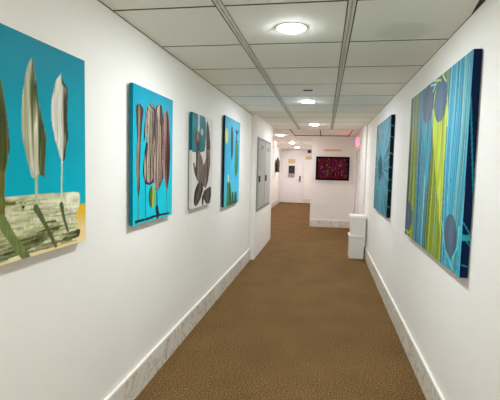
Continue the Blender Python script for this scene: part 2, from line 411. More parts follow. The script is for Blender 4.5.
  ('S', [(0.296, 0.092), (0.377, 0.093), (0.467, 0.09)], 0.01, 0.003, '5a6036', 0.5),
  ('S', [(0.81, 0.119), (0.829, 0.12), (0.849, 0.124)], 0.008, 0.003, 'c4c08e', 0.5),
  ('S', [(0.314, 0.242), (0.381, 0.237), (0.454, 0.237)], 0.011, 0.003, '6e7042', 0.5),
  ('S', [(0.751, 0.173), (0.799, 0.172), (0.85, 0.172)], 0.008, 0.003, 'c4c08e', 0.5),
  ('S', [(0.449, 0.083), (0.481, 0.083), (0.514, 0.083)], 0.012, 0.003, '3e4424', 0.5),
  ('S', [(0.317, 0.109), (0.368, 0.113), (0.422, 0.111)], 0.009, 0.003, 'b4b68c', 0.5),
  ('S', [(0.481, 0.199), (0.525, 0.198), (0.572, 0.198)], 0.01, 0.003, 'e8e2be', 0.5),
  ('S', [(0.427, 0.154), (0.522, 0.146), (0.628, 0.142)], 0.006, 0.003, 'c4c08e', 0.5),
  ('S', [(0.449, 0.204), (0.541, 0.195), (0.644, 0.191)], 0.009, 0.003, 'c4c08e', 0.5),
  ('S', [(0.283, 0.051), (0.318, 0.052), (0.355, 0.052)], 0.011, 0.003, '5a6036', 0.5),
  ('S', [(0.307, 0.245), (0.336, 0.246), (0.365, 0.245)], 0.009, 0.003, '878750', 0.5),
  ('S', [(0.839, 0.176), (0.844, 0.176), (0.85, 0.18)], 0.009, 0.003, 'ece6c8', 0.5),
  ('S', [(0.313, 0.049), (0.373, 0.05), (0.438, 0.045)], 0.013, 0.003, '8e9464', 0.5),
  ('S', [(0.505, 0.128), (0.536, 0.126), (0.569, 0.128)], 0.011, 0.003, 'c4c08e', 0.5),
  ('S', [(0.758, 0.195), (0.803, 0.195), (0.85, 0.188)], 0.01, 0.003, 'a3a06c', 0.5),
  ('S', [(0.349, 0.059), (0.434, 0.056), (0.527, 0.053)], 0.013, 0.003, '5a6036', 0.5),
  ('S', [(0.669, 0.087), (0.75, 0.085), (0.838, 0.079)], 0.011, 0.003, '3e4424', 0.5),
  ('S', [(0.626, 0.037), (0.719, 0.035), (0.822, 0.037)], 0.005, 0.003, '4c5230', 0.5),
  ('S', [(0.8, 0.141), (0.824, 0.139), (0.849, 0.137)], 0.009, 0.003, 'ece6c8', 0.5),
  ('S', [(0.333, 0.046), (0.381, 0.046), (0.431, 0.049)], 0.012, 0.003, 'b4b68c', 0.5),
  ('S', [(0.655, 0.102), (0.703, 0.101), (0.754, 0.099)], 0.006, 0.003, '4c5230', 0.5),
  ('S', [(0.771, 0.199), (0.81, 0.195), (0.85, 0.194)], 0.012, 0.003, 'ece6c8', 0.5),
  ('S', [(0.419, 0.05), (0.454, 0.05), (0.491, 0.052)], 0.01, 0.003, '5a6036', 0.5),
  ('S', [(0.62, 0.121), (0.728, 0.112), (0.849, 0.104)], 0.011, 0.003, 'e8e2be', 0.5),
  ('S', [(0.426, 0.185), (0.48, 0.181), (0.537, 0.176)], 0.007, 0.003, 'a3a06c', 0.5),
  ('S', [(0.677, 0.077), (0.723, 0.077), (0.772, 0.078)], 0.011, 0.003, 'a4a678', 0.5),
  ('S', [(0.409, 0.08), (0.477, 0.081), (0.55, 0.077)], 0.009, 0.003, '8e9464', 0.5),
  ('S', [(0.323, 0.166), (0.404, 0.161), (0.493, 0.161)], 0.006, 0.003, 'a3a06c', 0.5),
  ('S', [(0.42, 0.08), (0.494, 0.078), (0.575, 0.077)], 0.011, 0.003, '4c5230', 0.5),
  ('S', [(0.3, 0.029), (0.344, 0.031), (0.39, 0.029)], 0.009, 0.003, 'a4a678', 0.5),
  ('S', [(0.67, 0.066), (0.733, 0.059), (0.8, 0.058)], 0.012, 0.003, '8e9464', 0.5),
  ('S', [(0.464, 0.144), (0.531, 0.14), (0.603, 0.142)], 0.008, 0.003, 'e0dab0', 0.5),
  ('S', [(0.549, 0.024), (0.612, 0.02), (0.679, 0.02)], 0.006, 0.003, '5a6036', 0.5),
  ('S', [(0.646, 0.158), (0.684, 0.158), (0.723, 0.157)], 0.007, 0.003, 'e8e2be', 0.5),
  ('S', [(0.294, 0.064), (0.324, 0.068), (0.356, 0.067)], 0.009, 0.003, '7d8252', 0.5),
  ('S', [(0.624, 0.045), (0.73, 0.046), (0.848, 0.041)], 0.006, 0.003, 'b4b68c', 0.5),
  ('S', [(0.289, 0.204), (0.326, 0.202), (0.365, 0.197)], 0.006, 0.003, '6e7042', 0.5),
  ('S', [(0.677, 0.039), (0.718, 0.033), (0.76, 0.03)], 0.011, 0.003, '4c5230', 0.5),
  ('S', [(0.713, 0.051), (0.778, 0.052), (0.848, 0.046)], 0.013, 0.003, '8e9464', 0.5),
  ('S', [(0.489, 0.045), (0.55, 0.042), (0.615, 0.04)], 0.009, 0.003, '8e9464', 0.5),
  ('S', [(0.357, 0.246), (0.413, 0.243), (0.472, 0.241)], 0.007, 0.003, '878750', 0.5),
  ('S', [(0.675, 0.085), (0.758, 0.08), (0.848, 0.076)], 0.007, 0.003, 'a4a678', 0.5),
  ('S', [(0.314, 0.075), (0.347, 0.072), (0.381, 0.074)], 0.009, 0.003, '4c5230', 0.5),
  ('S', [(0.296, 0.076), (0.374, 0.075), (0.461, 0.076)], 0.012, 0.003, '3e4424', 0.5),
  ('S', [(0.546, 0.031), (0.632, 0.028), (0.728, 0.031)], 0.006, 0.003, '3e4424', 0.5),
  ('S', [(0.499, 0.02), (0.56, 0.018), (0.626, 0.015)], 0.01, 0.003, '4c5230', 0.5),
  ('S', [(0.796, 0.169), (0.822, 0.164), (0.849, 0.159)], 0.006, 0.003, 'e0dab0', 0.5),
  ('S', [(0.537, 0.053), (0.587, 0.054), (0.64, 0.054)], 0.011, 0.003, '4c5230', 0.5),
  ('S', [(0.519, 0.187), (0.593, 0.189), (0.672, 0.184)], 0.008, 0.003, 'e0dab0', 0.5),
  ('S', [(0.714, 0.023), (0.778, 0.015), (0.847, 0.014)], 0.01, 0.003, '5a6036', 0.5),
  ('S', [(0.431, 0.057), (0.483, 0.051), (0.537, 0.051)], 0.01, 0.003, '5a6036', 0.5),
  ('S', [(0.262, 0.224), (0.327, 0.223), (0.398, 0.223)], 0.01, 0.003, 'a3a06c', 0.5),
  ('S', [(0.519, 0.155), (0.558, 0.158), (0.599, 0.154)], 0.01, 0.003, 'e0dab0', 0.5),
  ('S', [(0.685, 0.172), (0.764, 0.169), (0.849, 0.169)], 0.012, 0.003, '6e7042', 0.5),
  ('S', [(0.693, 0.18), (0.742, 0.182), (0.794, 0.181)], 0.012, 0.003, 'c4c08e', 0.5),
  ('S', [(0.456, 0.085), (0.518, 0.087), (0.584, 0.085)], 0.01, 0.003, 'a4a678', 0.5),
  ('S', [(0.585, 0.226), (0.692, 0.223), (0.812, 0.219)], 0.011, 0.003, 'ece6c8', 0.5),
  ('S', [(0.438, 0.228), (0.478, 0.225), (0.52, 0.225)], 0.009, 0.003, 'e0dab0', 0.5),
  ('S', [(0.398, 0.187), (0.491, 0.183), (0.595, 0.179)], 0.011, 0.003, '878750', 0.5),
  ('S', [(0.294, 0.135), (0.335, 0.136), (0.379, 0.136)], 0.008, 0.003, 'c4c08e', 0.5),
  ('S', [(0.73, 0.061), (0.773, 0.059), (0.818, 0.064)], 0.012, 0.003, '3e4424', 0.5),
  ('S', [(0.382, 0.187), (0.442, 0.186), (0.507, 0.183)], 0.012, 0.003, 'e8e2be', 0.5),
  ('S', [(0.756, 0.197), (0.802, 0.191), (0.85, 0.191)], 0.005, 0.003, 'e0dab0', 0.5),
  ('S', [(0.423, 0.201), (0.487, 0.198), (0.555, 0.191)], 0.007, 0.003, '878750', 0.5),
  ('S', [(0.774, 0.199), (0.811, 0.193), (0.85, 0.187)], 0.011, 0.003, 'e0dab0', 0.5),
  ('S', [(0.654, 0.194), (0.716, 0.189), (0.782, 0.184)], 0.005, 0.003, 'e0dab0', 0.5),
  ('S', [(0.269, 0.063), (0.321, 0.065), (0.376, 0.068)], 0.005, 0.003, '3e4424', 0.5),
  ('S', [(0.524, 0.039), (0.623, 0.037), (0.734, 0.029)], 0.007, 0.003, '7d8252', 0.5),
  ('S', [(0.784, 0.176), (0.816, 0.169), (0.849, 0.167)], 0.013, 0.003, 'ece6c8', 0.5),
  ('S', [(0.346, 0.139), (0.423, 0.137), (0.508, 0.134)], 0.013, 0.003, 'e0dab0', 0.5),
  ('S', [(0.381, 0.169), (0.434, 0.17), (0.491, 0.166)], 0.008, 0.003, 'e8e2be', 0.5),
  ('S', [(0.711, 0.209), (0.778, 0.206), (0.85, 0.199)], 0.011, 0.003, 'e8e2be', 0.5),
  ('S', [(0.52, 0.197), (0.613, 0.188), (0.716, 0.182)], 0.008, 0.003, '878750', 0.5),
  ('S', [(0.289, 0.078), (0.325, 0.079), (0.363, 0.077)], 0.006, 0.003, '7d8252', 0.5),
  ('S', [(0.302, 0.178), (0.345, 0.173), (0.39, 0.172)], 0.013, 0.003, 'e8e2be', 0.5),
  ('S', [(0.5, 0.093), (0.551, 0.093), (0.604, 0.092)], 0.011, 0.003, '8e9464', 0.5),
  ('S', [(0.375, 0.065), (0.407, 0.062), (0.441, 0.061)], 0.006, 0.003, 'a4a678', 0.5),
  ('S', [(0.476, 0.108), (0.529, 0.105), (0.585, 0.106)], 0.012, 0.003, '7d8252', 0.5),
  ('S', [(0.384, 0.135), (0.449, 0.127), (0.519, 0.125)], 0.007, 0.003, 'a3a06c', 0.5),
  ('S', [(0.582, 0.223), (0.666, 0.215), (0.759, 0.213)], 0.01, 0.003, 'ece6c8', 0.5),
  ('S', [(0.397, 0.17), (0.476, 0.167), (0.563, 0.157)], 0.01, 0.003, 'c4c08e', 0.5),
  ('S', [(0.699, 0.17), (0.771, 0.165), (0.849, 0.158)], 0.007, 0.003, 'c4c08e', 0.5),
  ('S', [(0.479, 0.124), (0.556, 0.124), (0.639, 0.117)], 0.013, 0.003, 'e0dab0', 0.5),
  ('S', [(0.614, 0.018), (0.677, 0.014), (0.745, 0.016)], 0.008, 0.003, '4c5230', 0.5),
  ('S', [(0.289, 0.112), (0.314, 0.115), (0.34, 0.115)], 0.007, 0.003, '3e4424', 0.5),
  ('S', [(0.552, 0.115), (0.658, 0.109), (0.778, 0.109)], 0.007, 0.003, '878750', 0.5),
  ('S', [(0.39, 0.069), (0.475, 0.069), (0.569, 0.073)], 0.008, 0.003, 'a4a678', 0.5),
  ('S', [(0.49, 0.097), (0.556, 0.096), (0.627, 0.095)], 0.006, 0.003, '5a6036', 0.5),
  ('S', [(0.545, 0.215), (0.629, 0.211), (0.72, 0.204)], 0.006, 0.003, 'e0dab0', 0.5),
  ('S', [(0.728, 0.015), (0.786, 0.016), (0.847, 0.015)], 0.009, 0.003, 'b4b68c', 0.5),
  ('S', [(0.544, 0.119), (0.608, 0.117), (0.676, 0.117)], 0.012, 0.003, 'c4c08e', 0.5),
  ('S', [(0.351, 0.023), (0.403, 0.023), (0.46, 0.022)], 0.012, 0.003, '7d8252', 0.5),
  ('S', [(0.641, 0.106), (0.739, 0.107), (0.849, 0.102)], 0.006, 0.003, 'c4c08e', 0.5),
  ('S', [(0.737, 0.125), (0.791, 0.117), (0.849, 0.114)], 0.008, 0.003, 'ece6c8', 0.5),
  ('S', [(0.261, 0.07), (0.292, 0.069), (0.325, 0.065)], 0.005, 0.003, '5a6036', 0.5),
  ('S', [(0.487, 0.097), (0.528, 0.092), (0.57, 0.093)], 0.008, 0.003, 'b4b68c', 0.5),
  ('S', [(0.769, 0.125), (0.808, 0.125), (0.849, 0.125)], 0.012, 0.003, 'ece6c8', 0.5),
  ('S', [(0.364, 0.123), (0.413, 0.121), (0.465, 0.119)], 0.01, 0.003, 'ece6c8', 0.5),
  ('S', [(0.558, 0.33), (0.557, 0.195)], 0.018, 0.014, 'b9c49a'),
  ('S', [(0.734, 0.4), (0.726, 0.193)], 0.012, 0.012, 'c4cfae'),
  ('S', [(0.367, 0.379), (0.361, 0.165)], 0.032, 0.032, '6a6a2e'),
  ('S', [(0.552, 0.2), (0.615, 0.115), (0.682, 0.015)], 0.03, 0.02, '59633c'),
  ('S', [(0.726, 0.198), (0.744, 0.136), (0.774, 0.07)], 0.028, 0.014, '556040'),
  ('S', [(0.361, 0.168), (0.41, 0.096), (0.492, -0.001)], 0.05, 0.04, '74804c'),
  ('P', [(0.31, 0.714), (0.366, 0.694), (0.384, 0.639), (0.401, 0.53), (0.409, 0.444), (0.392, 0.379), (0.376, 0.345), (0.347, 0.367), (0.303, 0.467)], ['707038', '5c6030', '3e4622', '66703a', '48522a'], 0.6, 45, 3),
  ('P', [(0.539, 0.813), (0.553, 0.797), (0.575, 0.659), (0.598, 0.579), (0.623, 0.506), (0.614, 0.402), (0.612, 0.329), (0.586, 0.338), (0.567, 0.343), (0.548, 0.322), (0.524, 0.343), (0.486, 0.459), (0.474, 0.518), (0.479, 0.616), (0.496, 0.717), (0.523, 0.794)], ['a9ab84', 'd8d5bc', 'b9b89a', 'e0dcc6', '9a9c76', '5a6338', '3c4522', '848a60'], 0.5, 60, 2.5),
  ('P', [(0.547, 0.799), (0.558, 0.737), (0.54, 0.742), (0.535, 0.78)], ['6d6a4c'], 0.3, 45, 3),
  ('P', [(0.733, 0.8), (0.755, 0.756), (0.785, 0.73), (0.779, 0.614), (0.781, 0.508), (0.756, 0.415), (0.741, 0.391), (0.719, 0.414), (0.678, 0.514), (0.658, 0.586), (0.667, 0.674), (0.689, 0.747), (0.726, 0.79)], ['c6c2a6', 'efeee2', 'd4d2bc', 'f2f0e8', 'b7b59a', '45442e', '26281c'], 0.3, 60, 2.5),
],
'c2': [
  ('S', [(0.075, 0.187), (0.081, 0.016)], 0.012, 0.012, '5b4d42'),
  ('S', [(0.191, 0.261), (0.194, 0.023)], 0.012, 0.012, '3c3a38'),
  ('S', [(0.39, 0.21), (0.393, 0.036)], 0.02, 0.02, '2c2420'),
  ('S', [(0.576, 0.201), (0.591, 0.015)], 0.012, 0.012, '5a4a44'),
  ('S', [(0.04, 0.021), (0.218, 0.02), (0.412, 0.026), (0.633, 0.018)], 0.02, 0.014, '2a2624'),
  ('S', [(0.392, 0.08), (0.403, 0.027)], 0.05, 0.06, '2a2220'),
  ('P', [(0.057, 0.767), (0.101, 0.783), (0.154, 0.749), (0.139, 0.682), (0.108, 0.485), (0.102, 0.251), (0.079, 0.167), (0.063, 0.226), (0.045, 0.387), (0.058, 0.578), (0.042, 0.733)], ['3a2c24', '9a866e', '57463a', '1c1612', '3f332a'], 0.6, 45, 3),
  ('P', [(0.045, 0.765), (0.06, 0.767), (0.06, 0.723), (0.045, 0.721)], ['40241f'], 0.2, 45, 3),
  ('P', [(0.258, 0.803), (0.309, 0.811), (0.354, 0.762), (0.357, 0.566), (0.335, 0.277), (0.266, 0.258), (0.183, 0.274), (0.143, 0.342), (0.181, 0.488), (0.228, 0.625), (0.156, 0.54), (0.186, 0.74)], ['2a1e18', 'bcae9c', '8c7868', 'a39280', '3c2820', '2c1e1a'], 0.7, 45, 3),
  ('P', [(0.175, 0.288), (0.265, 0.265), (0.343, 0.312), (0.326, 0.27), (0.266, 0.251), (0.183, 0.261)], ['5a1028', '2c1a40'], 0.4, 45, 3),
  ('P', [(0.353, 0.789), (0.398, 0.817), (0.454, 0.821), (0.494, 0.722), (0.505, 0.503), (0.509, 0.294), (0.39, 0.196), (0.335, 0.263), (0.307, 0.39), (0.321, 0.633)], ['5c463c', 'c4b4a4', '9c8272', 'a08474', '5a3c34', '301e1c'], 0.7, 45, 3),
  ('P', [(0.426, 0.821), (0.473, 0.806), (0.495, 0.693), (0.477, 0.633), (0.438, 0.687)], ['4a3828'], 0.3, 45, 3),
  ('P', [(0.513, 0.775), (0.573, 0.802), (0.616, 0.736), (0.649, 0.509), (0.626, 0.292), (0.583, 0.186), (0.529, 0.279), (0.485, 0.428), (0.504, 0.65)], ['b0a090', '8a7064', '5c1a24', '420e1a', '6a4440'], 0.5, 45, 3),
  ('E', (0.301, 0.166), (0.056, 0.08), ['2e4a22', '3a5a28', '6a8a2a', 'c8d83a', '7aa038'], 0.2, 45, 3),
  ('S', [(0.258, 0.8), (0.336, 0.766), (0.348, 0.566), (0.324, 0.39), (0.344, 0.255)], 0.012, 0.005, '241814'),
  ('S', [(0.194, 0.741), (0.228, 0.625), (0.181, 0.488), (0.15, 0.348), (0.199, 0.274)], 0.008, 0.005, '241814'),
  ('S', [(0.398, 0.817), (0.354, 0.755), (0.333, 0.634)], 0.01, 0.005, '241814'),
  ('S', [(0.463, 0.819), (0.5, 0.708), (0.511, 0.503), (0.503, 0.295)], 0.012, 0.005, '241814'),
  ('S', [(0.513, 0.775), (0.5, 0.635), (0.489, 0.428)], 0.01, 0.005, '241814'),
  ('S', [(0.418, 0.728), (0.432, 0.499), (0.408, 0.239)], 0.006, 0.005, '241814'),
  ('S', [(0.276, 0.752), (0.253, 0.559), (0.231, 0.314)], 0.007, 0.005, '241814'),
  ('S', [(0.584, 0.732), (0.6, 0.507), (0.586, 0.239)], 0.008, 0.005, '241814'),
  ('S', [(0.301, 0.755), (0.299, 0.563), (0.281, 0.369)], 0.014, 0.006, '4a2c28'),
  ('S', [(0.455, 0.775), (0.472, 0.501), (0.455, 0.281)], 0.02, 0.008, '4a2c2c'),
],
'c3': [
  ('P', [(-0.338, 0.969), (0.404, 0.875), (0.391, 0.541), (-0.324, 0.547)], ['14757c', '1a8088', '178088'], 0.8, 8, 6),
  ('S', [(0.195, 0.883), (0.193, 0.724)], 0.06, 0.05, 'bfc8c0'),
  ('E', (0.301, 0.724), (0.047, 0.033), ['a9c0bd', 'd0d8d4'], 0.3, 45, 3),
  ('E', (0.168, 0.652), (0.091, 0.069), ['5a4a3e', '94826f', '6e5c50', '3c3028'], 0.5, 25, 3),
  ('S', [(0.176, 0.601), (0.193, 0.527)], 0.07, 0.07, '3a2e28'),
  ('P', [(0.46, 0.847), (0.548, 0.796), (0.609, 0.616), (0.573, 0.376), (0.47, 0.406), (0.452, 0.657)], ['2e211c', '5a463c', '3a2b25'], 0.6, 25, 3),
  ('P', [(0.117, 0.533), (0.212, 0.537), (0.314, 0.483), (0.377, 0.405), (0.455, 0.477), (0.462, 0.557), (0.601, 0.563), (0.61, 0.408), (0.542, 0.252), (0.472, 0.172), (0.364, 0.197), (0.26, 0.221), (0.161, 0.262), (0.073, 0.338), (0.031, 0.42), (0.076, 0.421), (0.112, 0.375), (0.121, 0.449)], ['3c2e28', '8f7e72', '6e5e54', 'a39488', '5a4a42', '7a6a60', '30241e'], 0.7, 30, 3),
  ('P', [(0.194, 0.232), (0.345, 0.218), (0.366, 0.157), (0.268, 0.064), (0.141, 0.012), (0.071, 0.051), (0.088, 0.152)], ['1e120e', '3a2822', '76665a', '241814'], 0.6, 25, 3),
  ('P', [(0.402, 0.145), (0.648, 0.181), (0.669, 0.089), (0.607, 0.008), (0.481, 0.013), (0.369, 0.087)], ['2e221c', '5e4e42', '6a5a4c', '33261f'], 0.5, 25, 3),
  ('E', (0.36, 0.058), (0.032, 0.055), ['33241e'], 0.2, 45, 3),
],
'c4': [
  ('E', (0.088, 0.861), (0.079, 0.095), ['c9d85a', 'e6e27a', 'b8cc50'], 0.4, 20, 3),
  ('P', [(0.321, 0.979), (0.388, 1.011), (0.451, 0.914), (0.453, 0.708), (0.406, 0.571), (0.342, 0.627), (0.312, 0.828)], ['1e4038', '2e5a48', '183430'], 0.4, 20, 3),
  ('P', [(0.597, 0.821), (0.758, 0.844), (0.792, 0.655), (0.749, 0.421), (0.652, 0.34), (0.574, 0.475), (0.595, 0.648)], ['2f6a4a', '5a8f58', '24503c'], 0.5, 20, 3),
  ('S', [(0.614, 0.967), (0.683, 0.933), (0.64, 0.837)], 0.05, 0.05, '1d2a3a'),
  ('S', [(0.764, 0.98), (0.683, 0.933)], 0.04, 0.04, '1d2a3a'),
  ('P', [(0.157, 0.301), (0.303, 0.297), (0.384, 0.165), (0.431, -0.021), (0.119, -0.013), (0.149, 0.14)], ['1e5a30', '4a9a48', '2a6a38', '1c4428'], 0.4, 20, 3),
  ('P', [(0.446, 0.148), (0.518, 0.158), (0.585, -0.014), (0.449, -0.016)], ['235c3c', '1c4a30'], 0.4, 20, 3),
  ('P', [(0.595, 0.14), (0.717, 0.154), (0.76, -0.001), (0.597, -0.009)], ['28664a', '1a4434'], 0.4, 20, 3),
  ('S', [(0.217, 0.306), (0.212, 0.368)], 0.05, 0.05, 'd8e2b0'),
],
'r1': [
  ('S', [(0.841, 0.846), (0.778, 0.977), (0.836, 1.105), (0.965, 1.159)], 0.014, 0.014, 'c5d24a'),
  ('S', [(1.176, 0.846), (1.148, 1.001), (1.086, 1.135)], 0.016, 0.016, 'c5d858'),
  ('P', [(0.788, 1.017), (0.857, 0.953), (0.948, 0.896), (1.025, 0.881), (1.099, 0.916), (1.136, 0.985), (1.16, 0.817), (1.159, 0.479), (1.159, 0.164), (0.984, 0.505), (0.813, 0.849)], ['bccf34', '8ea428', 'd2de50', '6f8a28'], 0.9, 60, 0.6),
  ('P', [(0.442, 1.036), (0.527, 0.965), (0.668, 0.905), (0.783, 0.976), (0.798, 0.85), (0.751, 0.427), (0.445, 0.882)], ['2e8a9c', '4aa8bc', '226a80'], 0.8, 60, 1),
  ('E', (0.639, 1.053), (0.166, 0.143), ['4c6272', '52687a', '48606e'], 0.3, 10, 3),
  ('E', (0.981, 1.037), (0.157, 0.152), ['4c6272', '52687a', '48606e'], 0.3, 10, 3),
  ('S', [(0.776, 1.191), (0.965, 1.159)], 0.012, 0.012, 'b9d080'),
  ('S', [(1.007, 1.182), (1.088, 1.128)], 0.014, 0.014, 'c5d88a'),
  ('S', [(0.695, 1.172), (0.838, 1.158), (0.765, 1.117)], 0.012, 0.012, '9fd0d0'),
  ('E', (1.363, 0.184), (0.13, 0.134), ['4c6272', '52687a', '48606e'], 0.3, 10, 3),
  ('E', (0.12, 0.175), (0.167, 0.119), ['4c6272', '52687a', '48606e'], 0.3, 10, 3),
  ('S', [(0.008, 0.04), (0.152, 0.026), (0.252, 0.058)], 0.01, 0.01, 'd0d860'),
  ('S', [(1.154, 0.29), (1.286, 0.093), (1.444, 0.02)], 0.014, 0.014, '62c8cc'),
  ('S', [(1.281, 0.019), (1.343, 0.074), (1.522, 0.0)], 0.012, 0.012, '3fa8b8'),
  ('S', [(1.523, 0.259), (1.511, 0.147), (1.434, 0.07)], 0.02, 0.012, '4fd0d4'),
],
'r2': [
  ('E', (0.573, 0.583), (0.168, 0.176), ['14404e', '1a4a58'], 0.3, 45, 3),
  ('E', (0.456, 0.611), (0.099, 0.082), ['14404e'], 0.2, 45, 3),
  ('E', (0.696, 0.557), (0.091, 0.079), ['14404e'], 0.2, 45, 3),
],
}

GRID = {}
def vn(x, y, seed):
    """smooth value noise in 0..1"""
    if seed not in GRID: GRID[seed] = np.random.RandomState(seed).rand(256, 256)
    G = GRID[seed]
    xi = np.floor(x).astype(int); yi = np.floor(y).astype(int); fx = x-xi; fy = y-yi
    fx = fx*fx*(3-2*fx); fy = fy*fy*(3-2*fy)
    a = G[xi % 256, yi % 256]; b = G[(xi+1) % 256, yi % 256]; c = G[xi % 256, (yi+1) % 256]; d = G[(xi+1) % 256, (yi+1) % 256]
    return (a*(1-fx)+b*fx)*(1-fy)+(c*(1-fx)+d*fx)*fy

def ramp(cols, a):
    L = np.array([lin(c) for c in cols]); a = np.clip(a, 0, 1)*(len(cols)-1)
    i = np.minimum(a.astype(int), len(cols)-2); f = (a-i)[..., None]
    return L[i]*(1-f)+L[i+1]*f

def smooth_poly(pts):
    out = []; n = len(pts); P = np.array(pts)
    for i in range(n):
        p0, p1, p2, p3 = P[i-1], P[i], P[(i+1) % n], P[(i+2) % n]
        m1 = (p2-p0)*.25; m2 = (p3-p1)*.25
        for t in (0, .25, .5, .75):
            h = t*t*t; q = t*t
            out.append((2*h-3*q+1)*p1+(h-2*q+t)*m1+(-2*h+3*q)*p2+(h-q)*m2)
    return np.array(out)

def paint(name, s, t, bg):
    """s (right) and t (up) in metres on the canvas -> linear RGB pigment"""
    img = bg(s, t)
    for op in PAINT[name]:
        k = op[0]
        if k == 'S':
            _, pts, w0, w1, col = op[:5]; al = op[5] if len(op) > 5 else 1.
            best = np.zeros(s.shape, bool)
            for i in range(len(pts)-1):
                a, b = np.array(pts[i]), np.array(pts[i+1]); d = b-a; q = np.clip(((s-a[0])*d[0]+(t-a[1])*d[1])/(d@d+1e-9), 0, 1)
                dist = np.hypot(s-a[0]-q*d[0], t-a[1]-q*d[1]); f = (i+q)/(len(pts)-1)
                best |= dist < (w0*(1-f)+w1*f)/2*(.8+.4*vn(s*30, t*30, 5))
            n = .75+.5*vn(s*140, t*25, 9)
            img[best] = (np.array(lin(col))*n[..., None]*al+img*(1-al))[best]
            continue
        if k == 'P':
            _, pts, cols, amp, fs, ft = op; P = smooth_poly(pts)
        else:
            _, c, r, cols, amp, fs, ft = op
            P = np.array([(c[0]+r[0]*math.cos(q), c[1]+r[1]*math.sin(q)) for q in np.linspace(0, 2*math.pi, 40, endpoint=False)])
        jit = (vn(s*70, t*12, 3)-.5)*.008 if k == 'P' else 0
        ss = s+jit
        inside = np.zeros(s.shape, bool); lo = np.full(s.shape, 1e9); hi = np.full(s.shape, -1e9)
        for (x0, y0), (x1, y1) in zip(P, np.roll(P, -1, 0)):
            if y0 == y1: continue
            c = (y0 > t) != (y1 > t)
            xc = x0+(t-y0)*(x1-x0)/(y1-y0)
            inside ^= c & (ss < xc)
            lo = np.where(c, np.minimum(lo, xc), lo); hi = np.where(c, np.maximum(hi, xc), hi)
        if not inside.any(): continue
        a = (ss-lo)/np.maximum(hi-lo, .01)
        n1 = vn(s*fs, t*ft, 11); n2 = vn(s*fs*2.3+9, t*ft*2+4, 12)
        a = a+amp*(n1-.5)+amp*.6*(n2-.5)
        col = ramp(cols, np.where(inside, a, 0))*(.62+.52*vn(s*fs*2.8, t*ft*1.5, 13))[..., None]
        img[inside] = col[inside]
    return np.clip(img, 0, 1)

def flat(h, v=.06, fs=9, ft=9):
    return lambda s, t: np.array(lin(h))*(1-v+2*v*vn(s*fs, t*ft, 2))[..., None]
def vgrad(*cols, top=1., v=.05):
    return lambda s, t: ramp(cols, t/top)*(1-v+2*v*vn(s*7, t*11, 2))[..., None]

def bg_trees(s, t):
    img = vgrad('00b2c2', '00a8bc', '009aae', '00889c', top=.9)(s, t)
    g = t < .196+.012*(vn(s*4, t*0, 7)-.5)
    gold = ramp(['efd9a2', 'ecd094', 'e3b83e', 'dfae2c'], t/.2+.15*(vn(s*8, t*10, 4)-.5))
    img[g] = gold[g]; return img
def bg_vase(s, t):
    return flat('dfdcd4', .02)(s, t)
BANDS = {'y': ['7c8c24', 'b4c832', '4f6a30', 'ccd84a', '8fa428', '2d5a4a', 'a8bc2e'],
         'o': ['5e6a30', '9aa03a', '4a5c40', 'a8b040', '747a34', '2f5248'],
         'b': ['1f6f8c', '3d9ab4', '165a78', '6fb4c4', '2a86a8', '0f4660', '58a4b8'],
         'c': ['0c8cb8', '30b0d0', '0a6c98', '70ccdc', '1498c4', '085880', '40b8d4'],
         'g': ['3f8c98', '72b8bc', '2a7484', '9cd0cc', '4fa0a8', '1f5c70']}
def bg_stripes(s, t):
    u = s+.012*np.sin(t*5+s*9)+.03*(t-.6)*np.sin(s*7)
    edges = [(0, 'o'), (.17, 'y'), (.35, 'b'), (.66, 'g'), (.80, 'y'), (1.03, 'y'), (1.16, 'g'), (1.21, 'c'), (1.43, 'g'), (1.52, 'c')]
    img = np.zeros(s.shape+(3,))
    for i, (e, k) in enumerate(edges):
        e2 = edges[i+1][0] if i+1 < len(edges) else 9
        m = (u >= e) & (u < e2) if i else (u < e2)
        q = vn(u*27, t*.3+i, 21); q2 = vn(u*90+3, t*.25, 22)
        c = ramp(BANDS[k], .5+(q-.5)*2.+(q2-.5)*.8)*(.34+.8*vn(u*33+7, t*.2, 23))[..., None]
        img[m] = c[m]
    # the greens go to grey-blue towards the top of the canvas, the yellow brightens lower down
    f = np.clip((t-.85)/.35, 0, 1)[..., None]*.45
    img = img*(1-f)+np.array(lin('4f7880'))*f
    for x, w in ((.735, .012), (.79, .02), (1.172, .010)):      # dark dividing lines
        m = np.abs(u-x-.01*(t-.6)) < w/2; img[m] = np.array(lin('0c2c3c'))
    for x in (.09, .30, .42, .52, .60, .70, .98, 1.22, 1.30, 1.345, 1.43, 1.50, 1.56):
        m = np.abs(u-x-.02*np.sin(t*2+x*8)) < .0034; img[m] = np.array(lin('86c4c0'))
    return img
def bg_rays(s, t):
    cs, ct = .61, .585
    a = np.arctan2((t-ct), (s-cs)*.9); r = np.hypot((s-cs)*.9, t-ct)
    q = vn(a*26+40, r*1.2, 31); q2 = vn(a*60+80, r*2, 32)
    img = ramp(['123e4c', '1f6474', '307e8c', '4f9ca6', '286c7c', '184e5e'], .5+(q-.5)*1.15+(q2-.5)*.8)
    l = vn(a*44+10, r*.4, 33); m = (l > .8) & (r > .12); img[m] = img[m]*.5+np.array(lin('78b4b8'))*.5
    f = np.clip(1-r/.5, 0, 1)[..., None]*.3; img = img*(1-f)+np.array(lin('3a9aa6'))*f
    m = vn(s*8, t*8, 35) > .86; img[m] = np.array(lin('3c5a68')); return img

